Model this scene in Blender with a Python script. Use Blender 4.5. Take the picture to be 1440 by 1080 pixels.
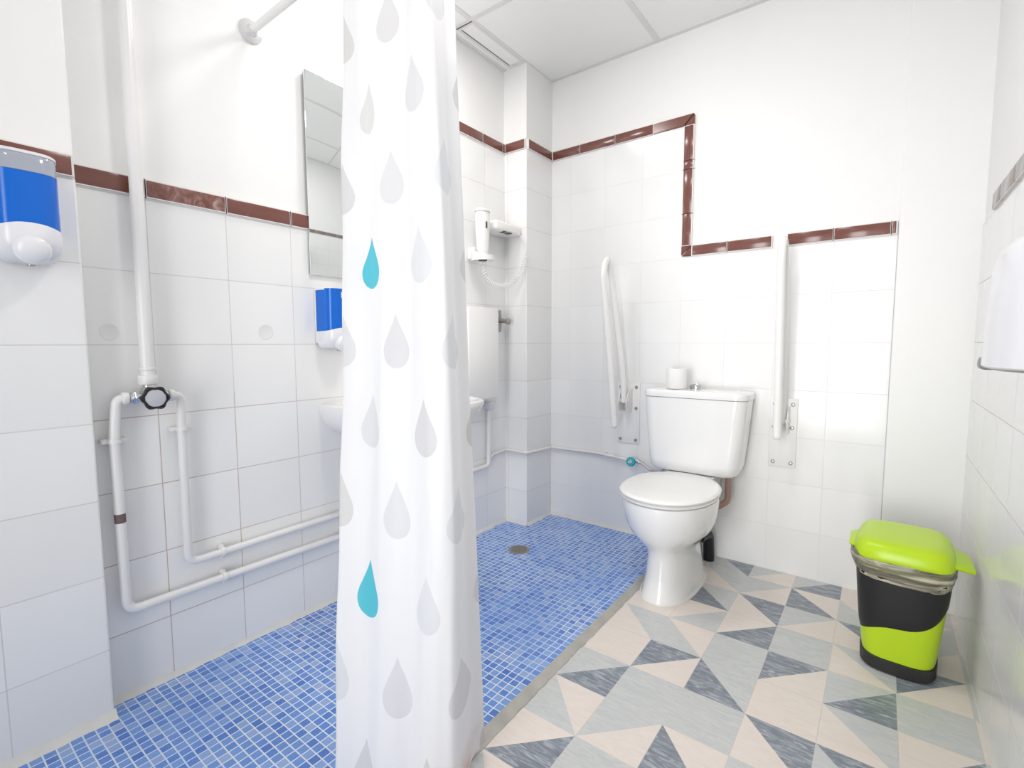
import bpy, bmesh, math, random
from mathutils import Vector, Matrix, noise
PI = math.pi
C = bpy.context.scene.collection
for o in list(bpy.data.objects): bpy.data.objects.remove(o)
random.seed(7)

# ------------------------------------------------------------------ camera
cam = bpy.data.objects.new('camera', bpy.data.cameras.new('camera')); C.objects.link(cam)
cam.data.sensor_width = 36; cam.data.lens = 689.28 / 1440 * 36; cam.data.clip_start = 0.01
cR = Vector((0.79793243, 0.6027402, -0.00284467)); cU = Vector((-0.04714464, 0.06711569, 0.99663076)); cF = Vector((-0.60090035, 0.79510989, -0.08196976))
m = Matrix.Identity(4)
for i in range(3): m[i][0], m[i][1], m[i][2] = cR[i], cU[i], -cF[i]
m.translation = Vector((1.6465, 0.0, 1.0))
cam.matrix_world = m
bpy.context.scene.camera = cam

# ------------------------------------------------------------------ light and exposure
vs = bpy.context.scene.view_settings
vs.view_transform = 'Standard'; vs.look = 'None'; vs.gamma = 1; vs.exposure = 0.06; vs.use_curve_mapping = False
w = bpy.data.worlds.new('world'); bpy.context.scene.world = w; w.use_nodes = True
w.node_tree.nodes['Background'].inputs[0].default_value = (0.92, 0.96, 1.0, 1)
w.node_tree.nodes['Background'].inputs[1].default_value = 1.0

def area(name, loc, rot, sx, sy, power, col):
    l = bpy.data.lights.new(name, 'AREA'); l.shape = 'RECTANGLE'; l.size = sx; l.size_y = sy; l.energy = power; l.color = col
    o = bpy.data.objects.new(name, l); C.objects.link(o); o.location = loc; o.rotation_euler = rot; return o
# daylight through the open doorway behind the camera, and unseen ceiling lamps added to brighten the room
dl = area('doorway_daylight', (1.2, -1.45, 1.05), (math.radians(91), 0, math.radians(5)), 0.95, 1.9, 13.5, (1.0, 0.99, 0.98))
dl.data.spread = math.radians(85)
ADDED_LAMPS = [(1.03, 1.00), (1.03, -0.39), (0.30, 1.35)]  # last one added to brighten the shower corner and back wall
for i, (x, y) in enumerate(ADDED_LAMPS):
    area('added_lamp_light', (x, y, 2.395), (0, 0, 0), 0.22, 0.22, (7.0, 1.4, 5.5)[i], (1.0, 0.965, 0.93))

# ------------------------------------------------------------------ node helpers
class NB:
    def __init__(s, name, rough=0.5, base=(0.8, 0.8, 0.8), metallic=0.0, coat=0.0, spec=0.5):
        s.m = bpy.data.materials.new(name); s.m.use_nodes = True; s.t = s.m.node_tree; s.n = s.t.nodes
        s.b = s.n['Principled BSDF']; s.b.inputs['Base Color'].default_value = (*base, 1); s.b.inputs['Roughness'].default_value = rough
        s.b.inputs['Metallic'].default_value = metallic; s.b.inputs['Coat Weight'].default_value = coat
        s.b.inputs['Specular IOR Level'].default_value = spec
    def new(s, typ, **kw):
        n = s.n.new(typ)
        for k, v in kw.items(): setattr(n, k, v)
        return n
    def put(s, sock, v):
        if isinstance(v, (int, float, tuple, list)): sock.default_value = v
        else: s.t.links.new(v, sock)
    def math(s, op, a, b=None, c=None, clamp=False):
        n = s.new('ShaderNodeMath', operation=op); n.use_clamp = clamp
        s.put(n.inputs[0], a)
        if b is not None: s.put(n.inputs[1], b)
        if c is not None: s.put(n.inputs[2], c)
        return n.outputs[0]
    def pos(s):
        if not hasattr(s, '_p'):
            g = s.new('ShaderNodeNewGeometry'); x = s.new('ShaderNodeSeparateXYZ'); s.t.links.new(g.outputs['Position'], x.inputs[0])
            s._p = (x.outputs[0], x.outputs[1], x.outputs[2]); s._pv = g.outputs['Position']
        return s._p
    def line(s, c, off, pitch, width):          # 1 on the joint, 0 on the tile
        f = s.math('FRACT', s.math('DIVIDE', s.math('SUBTRACT', c, off - 50 * pitch), pitch))
        d = s.math('MINIMUM', f, s.math('SUBTRACT', 1.0, f))
        return s.math('SUBTRACT', 1.0, s.math('DIVIDE', d, width / pitch / 2), clamp=True) if False else s.math('LESS_THAN', d, width / pitch / 2)
    def cell(s, c, off, pitch): return s.math('FLOOR', s.math('DIVIDE', s.math('SUBTRACT', c, off - 50 * pitch), pitch))
    def comb(s, x, y, z=0.0):
        n = s.new('ShaderNodeCombineXYZ'); s.put(n.inputs[0], x); s.put(n.inputs[1], y); s.put(n.inputs[2], z); return n.outputs[0]
    def wn(s, v):
        n = s.new('ShaderNodeTexWhiteNoise', noise_dimensions='3D'); s.put(n.inputs['Vector'], v); return n.outputs['Value']
    def noise(s, scale, vec=None, detail=3.0, dist=0.0, rough=0.5):
        n = s.new('ShaderNodeTexNoise'); n.inputs['Scale'].default_value = scale; n.inputs['Detail'].default_value = detail
        n.inputs['Distortion'].default_value = dist; n.inputs['Roughness'].default_value = rough
        if vec is None: s.pos(); vec = s._pv
        s.put(n.inputs['Vector'], vec); return n.outputs['Fac']
    def mix(s, f, a, b):
        n = s.new('ShaderNodeMix', data_type='RGBA'); s.put(n.inputs[0], f)
        s.put(n.inputs[6], (*a, 1) if isinstance(a, tuple) and len(a) == 3 else a); s.put(n.inputs[7], (*b, 1) if isinstance(b, tuple) and len(b) == 3 else b)
        return n.outputs[2]
    def ramp(s, f, stops, interp='LINEAR'):
        n = s.new('ShaderNodeValToRGB'); r = n.color_ramp; r.interpolation = interp
        while len(r.elements) < len(stops): r.elements.new(0.5)
        for e, (p, c) in zip(r.elements, stops): e.position = p; e.color = (*c, 1) if len(c) == 3 else c
        s.put(n.inputs[0], f); return n.outputs[0]
    def color(s, v): s.put(s.b.inputs['Base Color'], v)
    def bump(s, h, dist=0.001, strength=0.5):
        n = s.new('ShaderNodeBump'); n.inputs['Distance'].default_value = dist; n.inputs['Strength'].default_value = strength
        s.put(n.inputs['Height'], h); s.t.links.new(n.outputs[0], s.b.inputs['Normal'])

def simple(name, base, rough=0.5, metallic=0.0, coat=0.0, bump=None, mottling=0.0):
    b = NB(name, rough, base, metallic, coat)
    if mottling:
        f = b.noise(14.0, detail=4)
        b.color(b.mix(f, tuple(c * (1 - mottling) for c in base), tuple(min(1, c * (1 + mottling)) for c in base)))
    if bump: b.bump(b.noise(bump[0], detail=4), bump[1], 0.4)
    return b.m

def tile_mat(name, axis, off, pitch, rust=None, base=(0.90, 0.90, 0.895), grout=(0.64, 0.62, 0.61), gw=0.0024, rough=0.13):
    b = NB(name, rough, spec=0.32); p = b.pos(); a = p[axis]
    lv = b.line(a, off, pitch, gw); lh = b.line(p[2], 0.0, 0.2, gw)
    g = b.math('MAXIMUM', lv, lh)
    r = b.wn(b.comb(b.cell(a, off, pitch), b.cell(p[2], 0, 0.2), 3.0))
    tint = b.ramp(r, [(0, tuple(c * 0.965 for c in base)), (1, base)])
    n = b.noise(6.0, detail=2)
    gc = b.mix(n, grout, tuple(min(1, c * 1.2) for c in grout))
    if rust:
        y0, y1, z1 = rust
        m1 = b.math('SUBTRACT', 1.0, b.math('DIVIDE', b.math('SUBTRACT', p[1], y0), y1 - y0), clamp=True)
        m2 = b.math('LESS_THAN', p[2], z1)
        gc = b.mix(b.math('MULTIPLY', b.math('MULTIPLY', m1, m2), b.math('MULTIPLY', n, 1.5, clamp=True)), gc, (0.48, 0.30, 0.20))
    b.color(b.mix(g, tint, gc))
    b.put(b.b.inputs['Roughness'], b.math('MULTIPLY_ADD', g, 0.6, rough))
    b.bump(b.math('ADD', b.math('SUBTRACT', 1.0, g), b.math('MULTIPLY', b.noise(3.5, detail=1), 1.2)), 0.0012, 0.5)
    return b.m

M = {}
M['paint'] = simple('white_wall_paint', (0.89, 0.885, 0.875), 0.55, bump=(60, 0.0006), mottling=0.01)
M['paint_cool'] = simple('white_satin_paint', (0.88, 0.88, 0.87), 0.4, bump=(30, 0.0006), mottling=0.01)
M['tile_left'] = tile_mat('white_tile_left_wall', 1, 0.2916, 0.208, rust=(0.3, 1.25, 0.85))
M['tile_col'] = tile_mat('white_tile_column', 1, 0.15, 0.208)
M['tile_back'] = tile_mat('white_tile_back_wall', 0, 1.4718, 0.201, grout=(.74,.735,.73))
M['tile_right'] = tile_mat('white_tile_right_wall', 1, 1.62, 0.2)
M['ceil'] = simple('ceiling_panel', (0.93, 0.93, 0.925), 0.8, bump=(180, 0.0006), mottling=0.012)
M['tbar'] = simple('ceiling_grid_metal', (0.78, 0.77, 0.75), 0.5)
M['dark_slot'] = simple('dark_slot', (0.08, 0.075, 0.07), 0.6)
M['ceramic'] = simple('glazed_ceramic', (0.84, 0.84, 0.835), 0.08, coat=0.5)
M['seat'] = simple('toilet_seat_plastic', (0.86, 0.855, 0.835), 0.22)
M['plastic'] = simple('white_plastic', (0.80, 0.80, 0.83), 0.25)
M['pipe'] = simple('white_painted_pipe', (0.83, 0.82, 0.81), 0.3, bump=(50, 0.0006))
M['enamel'] = simple('white_enamelled_steel', (0.90, 0.89, 0.875), 0.22, bump=(25, 0.0004))
M['chrome'] = simple('chrome', (0.66, 0.66, 0.66), 0.12, 1.0)
M['dull_metal'] = simple('dull_grey_metal', (0.40, 0.38, 0.36), 0.35, 0.8)
M['black'] = simple('black_plastic', (0.010, 0.010, 0.012), 0.45)
M['lime'] = simple('lime_green_plastic', (0.50, 0.72, 0.012), 0.3)
M['teal'] = simple('teal_plastic', (0.01, 0.42, 0.52), 0.3)
M['rust'] = simple('brown_paint_chip', (0.16, 0.11, 0.10), 0.7)
M['paper'] = simple('tissue_paper', (0.84, 0.84, 0.83), 0.9, bump=(200, 0.001))
M['caulk'] = simple('white_sealant', (0.74, 0.73, 0.70), 0.6, bump=(70, 0.003), mottling=0.06)
M['grey_disc'] = simple('pale_grey_cap', (0.52, 0.52, 0.56), 0.3)
M['brown_pipe'] = simple('brown_plastic_pipe', (0.42, 0.27, 0.22), 0.4)
M['braid'] = simple('braided_hose', (0.6, 0.52, 0.5), 0.35, 0.6)

# brown liner tile with chipped streaks
b = NB('brown_liner_tile', 0.18, (0.22, 0.09, 0.07)); n = b.noise(30, detail=6, rough=0.7)
b.color(b.mix(b.math('GREATER_THAN', n, 0.66), b.mix(b.noise(5), (0.205, 0.078, 0.062), (0.165, 0.063, 0.05)), (0.26, 0.12, 0.10))); M['brown'] = b.m
b = NB('brown_liner_tile_chipped', 0.3, (0.2, 0.08, 0.06)); n = b.noise(22, detail=8, dist=1.5, rough=0.75)
b.color(b.ramp(n, [(0.45, (0.185, 0.07, 0.056)), (0.56, (0.26, 0.13, 0.11)), (0.68, (0.48, 0.34, 0.31))])); M['brown_chipped'] = b.m
M['brown_grey'] = simple('grey_brown_liner_tile', (0.24, 0.20, 0.185), 0.15, mottling=0.1)  # greyer brown for the right wall band
M['joint'] = simple('white_joint', (0.80, 0.76, 0.74), 0.7)

# blue mosaic
b = NB('blue_mosaic', 0.12); p = b.pos(); P_ = 0.025
wob = b.noise(4.0, detail=1)
xx = b.math('ADD', p[0], b.math('MULTIPLY', wob, 0.006)); yy = b.math('ADD', p[1], b.math('MULTIPLY', wob, 0.006))
g = b.math('MAXIMUM', b.line(xx, 0.0, P_, 0.0033), b.line(yy, 0.0, P_, 0.0033))
r = b.wn(b.comb(b.cell(xx, 0, P_), b.cell(yy, 0, P_), 1.0))
col = b.ramp(r, [(0.0, (0.05, 0.16, 0.56)), (0.25, (0.10, 0.24, 0.66)), (0.6, (0.17, 0.33, 0.72)), (0.85, (0.25, 0.40, 0.74)), (1.0, (0.36, 0.46, 0.72))])
streak = b.noise(90, detail=5, dist=2.0)
col = b.mix(b.math('MULTIPLY', streak, 0.3), col, (0.30, 0.47, 0.88))
wear = b.ramp(b.noise(2.3, detail=2), [(0.48, (0, 0, 0)), (0.62, (1, 1, 1))])
grout = b.mix(wear, (0.72, 0.80, 0.92), (0.46, 0.60, 0.90))
patch = b.ramp(b.noise(45, detail=5, rough=0.7), [(0.64, (0, 0, 0)), (0.70, (1, 1, 1))])
col = b.mix(b.math('MULTIPLY', patch, 0.25), col, (0.7, 0.74, 0.8))
b.color(b.mix(g, col, grout)); b.put(b.b.inputs['Roughness'], b.math('MULTIPLY_ADD', g, 0.5, 0.13))
b.bump(b.math('SUBTRACT', 1.0, g), 0.0008, 0.6); M['mosaic'] = b.m

b = NB('cement_edge', 0.8); n = b.noise(18, detail=6)
b.color(b.ramp(n, [(0.3, (0.40, 0.39, 0.35)), (0.7, (0.52, 0.51, 0.47))])); b.bump(b.noise(90, detail=5), 0.002, 0.6); M['cement'] = b.m

# floor triangles: cream, pale grey, dark slate, with wood-like veining whose direction changes from triangle to triangle
def vein_mat(name, c0, c1, c2, amount, ang):
    b = NB(name, 0.28); b.pos()
    mp = b.new('ShaderNodeMapping'); b.t.links.new(b._pv, mp.inputs[0])
    mp.inputs['Rotation'].default_value = (0, 0, ang); mp.inputs['Scale'].default_value = (1, 5, 1)
    n = b.noise(11, mp.outputs[0], detail=5, dist=2.2, rough=0.6)
    col = b.ramp(n, [(0.32, c0), (0.5, c1), (0.68, c2)])
    big = b.noise(7, detail=2)
    col = b.mix(b.math('MULTIPLY', big, amount), col, c0)
    p = b.pos()
    g = b.math('MAXIMUM', b.line(p[0], 0.9005, 0.1645, 0.0016), b.line(p[1], 1.0335, 0.1710, 0.0016))
    b.color(b.mix(g, col, (0.60, 0.57, 0.54))); return b.m
FL = {}
for k in range(4):
    a = (0.15, 1.2, 2.0, 2.75)[k]
    FL['L', k] = vein_mat('cream_floor_tile', (0.76, 0.68, 0.615), (0.80, 0.725, 0.665), (0.82, 0.75, 0.695), 0.25, a)
    FL['G', k] = vein_mat('pale_grey_floor_tile', (0.53, 0.56, 0.565), (0.60, 0.615, 0.61), (0.68, 0.665, 0.65), 0.3, a)
    FL['D', k] = vein_mat('dark_slate_floor_tile', (0.17, 0.20, 0.245), (0.25, 0.28, 0.325), (0.52, 0.55, 0.58), 0.2, a)

# ------------------------------------------------------------------ mesh helpers
def wloc(o):
    v = Vector((0, 0, 0))
    while o is not None: v += o.location; o = o.parent
    return v
def mk(name, bm, mat, parent=None, smooth=True, kind=None, sharp=0.7, loc=None):
    bmesh.ops.remove_doubles(bm, verts=bm.verts, dist=1e-6)
    if parent is not None: bmesh.ops.translate(bm, verts=bm.verts, vec=-wloc(parent))
    elif loc is not None: bmesh.ops.translate(bm, verts=bm.verts, vec=-Vector(loc))
    bmesh.ops.recalc_face_normals(bm, faces=bm.faces)
    me = bpy.data.meshes.new(name); bm.to_mesh(me); bm.free()
    for mm in (mat if isinstance(mat, (list, tuple)) else [mat]): me.materials.append(mm)
    if smooth:
        for p in me.polygons: p.use_smooth = True
        me.set_sharp_from_angle(angle=sharp)
    o = bpy.data.objects.new(name, me); C.objects.link(o)
    if parent is not None: o.parent = parent
    elif loc is not None: o.location = loc
    if kind: o['kind'] = kind
    return o
def thing(name, label, cat, loc, group=None):
    o = bpy.data.objects.new(name, None); C.objects.link(o); o.location = loc; o.empty_display_size = 0.05
    o['label'] = label; o['category'] = cat
    if group: o['group'] = group
    return o
def tag(o, label, cat, group=None):
    o['label'] = label; o['category'] = cat
    if group: o['group'] = group
    return o
def merge(a, b_):
    me = bpy.data.meshes.new('tmp'); b_.to_mesh(me); a.from_mesh(me); bpy.data.meshes.remove(me); b_.free(); return a
def box(x0, x1, y0, y1, z0, z1, bev=0.0, seg=2, bm=None):
    t = bmesh.new(); bmesh.ops.create_cube(t, size=1)
    bmesh.ops.scale(t, verts=t.verts, vec=(x1 - x0, y1 - y0, z1 - z0)); bmesh.ops.translate(t, verts=t.verts, vec=((x0 + x1) / 2, (y0 + y1) / 2, (z0 + z1) / 2))
    if bev: bmesh.ops.bevel(t, geom=t.edges[:], offset=bev, segments=seg, profile=0.5, affect='EDGES')
    return merge(bm, t) if bm is not None else t
def frame_of(d):
    d = d.normalized(); up = Vector((0, 0, 1)) if abs(d.z) < 0.9 else Vector((0, 1, 0))
    u = d.cross(up).normalized(); return u, d.cross(u).normalized()
def rings_mesh(rings, caps=True, bm=None, closed=True):
    t = bm or bmesh.new(); R = [[t.verts.new(v) for v in r] for r in rings]; n = len(rings[0])
    for a, b_ in zip(R, R[1:]):
        for i in range(n if closed else n - 1): t.faces.new((a[i], a[(i + 1) % n], b_[(i + 1) % n], b_[i]))
    if caps and closed: t.faces.new(R[0][::-1]); t.faces.new(R[-1])
    return t
def tube(pts, r, seg=14, bm=None, fillet=0.0, caps=True):
    pts = [Vector(p) for p in pts]
    if fillet:
        q = [pts[0]]
        for a, c, e in zip(pts, pts[1:], pts[2:]):
            d1 = (a - c); d2 = (e - c); f = min(fillet, d1.length * .49, d2.length * .49); s_ = c + d1.normalized() * f; t_ = c + d2.normalized() * f
            for k in range(7):
                u = k / 6; q.append((1 - u) ** 2 * s_ + 2 * u * (1 - u) * c + u * u * t_)
        q.append(pts[-1]); pts = q
    rr = r if isinstance(r, (list, tuple)) else [r] * len(pts)
    rings = []; u = None
    for i, p in enumerate(pts):
        d = (pts[min(i + 1, len(pts) - 1)] - pts[max(i - 1, 0)]).normalized()
        if u is None: u, v = frame_of(d)
        else: u = (u - d * u.dot(d)).normalized(); v = d.cross(u)
        rings.append([p + rr[i] * (math.cos(2 * PI * k / seg) * u + math.sin(2 * PI * k / seg) * v) for k in range(seg)])
    return rings_mesh(rings, caps, bm)
def cyl(p0, p1, r0, r1=None, seg=24, bm=None, bev=0.0):
    p0 = Vector(p0); p1 = Vector(p1); r1 = r0 if r1 is None else r1; d = p1 - p0; L = d.length; d.normalize(); u, v = frame_of(d)
    prof = [(0, r0), (L, r1)]
    if bev: prof = [(0, r0 - bev), (bev * .3, r0 - bev * .3), (bev, r0), (L - bev, r1), (L - bev * .3, r1 - bev * .3), (L, r1 - bev)]
    return rings_mesh([[p0 + d * h + rr * (math.cos(2 * PI * k / seg) * u + math.sin(2 * PI * k / seg) * v) for k in range(seg)] for h, rr in prof], True, bm)
def lathe(c, prof, axis=Vector((0, 0, 1)), seg=32, bm=None):
    axis = Vector(axis).normalized(); u, v = frame_of(axis); c = Vector(c)
    return rings_mesh([[c + axis * h + max(r, 1e-4) * (math.cos(2 * PI * k / seg) * u + math.sin(2 * PI * k / seg) * v) for k in range(seg)] for r, h in prof], True, bm)
def superring(cx, cy, a, b_, z, n=48, e=2.5, yaw=0.0):
    out = []
    for k in range(n):
        t = 2 * PI * k / n; c, s_ = math.cos(t), math.sin(t)
        x = a * math.copysign(abs(c) ** (2 / e), c); y = b_ * math.copysign(abs(s_) ** (2 / e), s_)
        out.append(Vector((cx + x * math.cos(yaw) - y * math.sin(yaw), cy + x * math.sin(yaw) + y * math.cos(yaw), z)))
    return out
def struct(name, bm, mat, parent=None, smooth=False):
    return mk(name, bm, mat, parent, smooth, kind='structure')

# ------------------------------------------------------------------ room shell
BY = 2.361; RX = 1.90; CZ = 2.42; FY = -1.3
# floor: one mesh of triangles; per cell (diagonal, first colour, second colour). 'a' = diagonal from near-left to far-right: upper-left then lower-right
CX_ = [0.9005 + 0.1645 * i for i in range(-6, 8)]
CY_ = [1.0335 + 0.1710 * j for j in range(-14, 9)]
T = {(0,-1):'aLD',(1,-1):'bGG',(0,0):'bLG',(1,0):'aGL',(2,0):'bLD',(3,0):'aGL',(4,0):'bGL',(5,0):'aLG',
     (0,1):'aGD',(1,1):'aGG',(2,1):'bGG',(3,1):'bDL',(4,1):'bDG',(5,1):'aGL',
     (0,2):'aLL',(1,2):'aDL',(2,2):'bGD',(3,2):'aLL',(4,2):'bGL',(5,2):'aLD',
     (0,3):'bGL',(1,3):'bLG',(2,3):'aGG',(3,3):'aDL',(4,3):'aGD',(5,3):'bGG',
     (0,4):'aLL',(1,4):'aLG',(2,4):'aLD',(3,4):'bGG',(4,4):'bGL',(5,4):'aDL',
     (0,5):'aLL',(1,5):'bGD',(2,5):'bDL',(3,5):'aGL',(4,5):'bDL',(5,5):'aGL',
     (0,6):'aGL',(1,6):'bGL',(2,6):'aGL',(3,6):'bLD',(4,6):'bLG',(5,6):'aLG',
     (0,7):'aGL',(1,7):'bDG',(2,7):'aGL',(3,7):'aGD',(4,7):'bGL',(5,7):'aLG'}
mats = list(FL.values()); keys = list(FL.keys())
bm = bmesh.new(); rnd = random.Random(3)
for ii in range(len(CX_) - 1):
    for jj in range(len(CY_) - 1):
        i, j = ii - 6, jj - 14
        x0, x1 = CX_[ii], min(CX_[ii + 1], RX + .02); y0, y1 = CY_[jj], min(CY_[jj + 1], BY + .02)
        if x0 >= RX + .02 or y0 >= BY + .02 or (x0 < 0.73): continue
        if i < 0: x0 = max(x0, 0.86)
        if i == 6: x1 = RX + .02
        code = T.get((i, j)) or (rnd.choice('ab') + rnd.choice('LLGD') + rnd.choice('LGG'))
        if i < 0: code = 'aLL'
        full_x1, full_y1 = CX_[ii + 1], CY_[jj + 1]
        q = [Vector((CX_[ii], y0, 0)), Vector((full_x1, y0, 0)), Vector((full_x1, full_y1, 0)), Vector((CX_[ii], full_y1, 0))]
        tris = [((q[0], q[2], q[3]), code[1]), ((q[0], q[1], q[2]), code[2])] if code[0] == 'a' else [((q[3], q[1], q[2]), code[1]), ((q[3], q[0], q[1]), code[2])]
        for tr, c in tris:
            f = bm.faces.new([bm.verts.new(v) for v in tr]); f.material_index = keys.index((c, rnd.randrange(4)))
for co, no in (((0.885, 0, 0), (-1, 0, 0)), ((RX + .01, 0, 0), (1, 0, 0)), ((0, BY + .01, 0), (0, 1, 0)), ((0, FY - .3, 0), (0, -1, 0))):
    bmesh.ops.bisect_plane(bm, geom=bm.verts[:] + bm.edges[:] + bm.faces[:], plane_co=co, plane_no=no, clear_outer=True)
floor = struct('floor', bm, mats)
for v in floor.data.vertices: pass
struct('floor_slab', box(0, RX, FY - .3, BY, -0.12, -0.004), M['cement'], floor)
# shower floor with a sunk drain hole
bm = box(-0.03, 0.876, FY, BY + .03, -0.003, 0.012)
struct('floor_mosaic', bm, M['mosaic'], floor)
# cement edge strip: sloped, with a ragged foot
bm = bmesh.new(); rings = []
N = 220
for k in range(N + 1):
    y = FY + (BY - 0.30 - FY) * k / N
    r = 0.0035 * (noise.noise(Vector((y * 30, 0, 0))) + 0.6 * noise.noise(Vector((y * 110, 3, 0))))
    xr = 0.897 + 0.5 * r + 0.012 * max(0, (1.3 - y)) * (1 if y > 0.6 else 0.5)
    rings.append([Vector((0.868, y, 0.0)), Vector((0.870, y, 0.0135)), Vector((0.8765, y, 0.0135)), Vector((xr, y, 0.0025 + abs(r) * .3)), Vector((xr + .002 + r, y, -0.002))])
struct('floor_edge', rings_mesh(rings, True, bm), M['cement'], floor)

# left wall: painted above, tiled below, tile height steps up behind the curtain
JY = 1.62
wl = struct('wall_left', box(-0.16, -0.006, 0.30, BY + .1, -0.1, CZ + .06), M['paint'])
bm = box(-0.02, 0.0, 0.30, JY, 0.0, 1.405); box(-0.02, 0.0, JY, BY, 0.0, 2.0, bm=bm)
struct('wall_tiles', bm, M['tile_left'], wl)
wc = struct('wall_column_left', box(-0.16, 0.0590, FY, 0.3410, -0.1, CZ + .06, bev=0.006), M['paint'])
struct('wall_tiles', box(0.02, 0.06, FY, 0.342, 0.0, 1.405, bev=0.005), M['tile_col'], wc)
wb = struct('wall_back', box(-0.16, RX + .16, BY + .006, BY + .16, -0.1, CZ + .06), M['paint'])
bm = box(0.10, 0.888, BY, BY + .02, 0.0, 2.0); box(0.888, 1.670, BY, BY + .02, 0.0, 1.405, bm=bm)
struct('wall_tiles', bm, M['tile_back'], wb)
struct('wall_panel', box(1.672, RX + .02, BY - .012, BY + .05, 0.0, CZ, bev=0.003), M['paint_cool'], wb)
struct('wall_box_corner', box(-0.02, 0.140, 2.122, BY + .05, 0.0, CZ, bev=0.002), M['paint'], wb)
bm = box(-0.02, 0.143, 2.119, BY + .02, 0.0, 2.0, bev=0.0015)
struct('wall_tiles_corner', bm, tile_mat('white_tile_boxed_pipe', 0, 0.02, 0.5), wb)
wr = struct('wall_right', box(RX + .004, RX + .16, FY, BY + .1, -0.1, CZ + .06), M['paint_cool'])
struct('wall_tiles', box(RX, RX + .02, FY, BY, 0.0, 1.405), M['tile_right'], wr)
# wall behind the camera with an open doorway
bm = box(-0.16, 0.78, FY - .14, FY, -0.1, CZ + .06); box(1.72, RX + .16, FY - .14, FY, -0.1, CZ + .06, bm=bm); box(0.78, 1.72, FY - .14, FY, 2.08, CZ + .06, bm=bm)
struct('wall_front', bm, M['paint'])
bm = box(0.72, 0.78, FY - .15, FY + .015, 0, 2.08, bev=.004); box(1.72, 1.78, FY - .15, FY + .015, 0, 2.08, bev=.004, bm=bm); box(0.72, 1.78, FY - .15, FY + .015, 2.08, 2.14, bev=.004, bm=bm)
struct('door_1', bm, M['plastic'])
# ceiling
bm = bmesh.new(); xs = [(-0.02, RX + .02)]
holes = [(x - .29, x + .29, y - .29, y + .29) for x, y in ADDED_LAMPS]
ce = struct('ceiling', box(-0.16, RX + .16, FY - .14, BY + .16, CZ, CZ + .06), M['ceil'])
bm = bmesh.new()
for x in (0.133, 0.733, 1.333): box(x - .012, x + .012, FY, BY, CZ - .0025, CZ + .01, bm=bm)
for y in (1.71, 1.11, 0.51, -0.09, -0.69): box(0, RX, y - .012, y + .012, CZ - .0028, CZ + .01, bm=bm)
box(0.14, RX, BY - .018, BY + .01, CZ - .004, CZ + .01, bm=bm); box(0.0, 0.014, 0.34, BY, CZ - .004, CZ + .01, bm=bm); box(RX - .018, RX + .005, FY, BY, CZ - .004, CZ + .01, bm=bm)
struct('ceiling_grid', bm, M['tbar'], ce)
# slot vent along the left edge of the ceiling
vt = thing('ceiling_vent', 'slim white slot vent in the ceiling above the left wall', 'vent', (0.09, 1.9, CZ))
bm = box(0.040, 0.052, 1.722, 2.105, CZ - .0045, CZ - .0005); box(0.120, 0.132, 1.722, 2.105, CZ - .0045, CZ - .0005, bm=bm)
box(0.052, 0.120, 2.093, 2.105, CZ - .0045, CZ - .0005, bm=bm); box(0.052, 0.120, 1.722, 1.734, CZ - .0045, CZ - .0005, bm=bm)
mk('vent_frame', bm, M['tbar'], vt)
mk('vent_slot', box(0.0525, 0.0570, 1.735, 2.092, CZ - .0030, CZ - .0008), M['dark_slot'], vt)
mk('vent_blade', box(0.0575, 0.1195, 1.735, 2.092, CZ - .0035, CZ - .0008), M['ceil'], vt)
mk('vent_gap', box(0.040, 0.132, 1.7165, 1.7205, CZ - .0042, CZ - .0008), M['dark_slot'], vt)
# fittings for the added ceiling lamps, all kept out of view
em = bpy.data.materials.new('added_lamp_diffuser'); em.use_nodes = True; em.node_tree.nodes['Principled BSDF'].inputs['Emission Color'].default_value = (1, 0.98, 0.95, 1); em.node_tree.nodes['Principled BSDF'].inputs['Emission Strength'].default_value = 2.0
for k, (x, y) in enumerate(ADDED_LAMPS):
    t = thing('added_ceiling_light', ('small square unseen ceiling light, added to brighten the toilet wall end', 'small square unseen ceiling light, added nearer the doorway', 'small square unseen ceiling light, added to brighten the shower corner')[k], 'light', (x, y, CZ))
    bm = box(x - .13, x + .13, y - .13, y - .115, CZ - .012, CZ - .001); box(x - .13, x + .13, y + .115, y + .13, CZ - .012, CZ - .001, bm=bm)
    box(x - .13, x - .115, y - .115, y + .115, CZ - .012, CZ - .001, bm=bm); box(x + .115, x + .13, y - .115, y + .115, CZ - .012, CZ - .001, bm=bm)
    mk('added_lamp_frame', bm, M['plastic'], t); mk('added_diffuser', box(x - .115, x + .115, y - .115, y + .115, CZ - .008, CZ - .0015), em, t)

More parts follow.
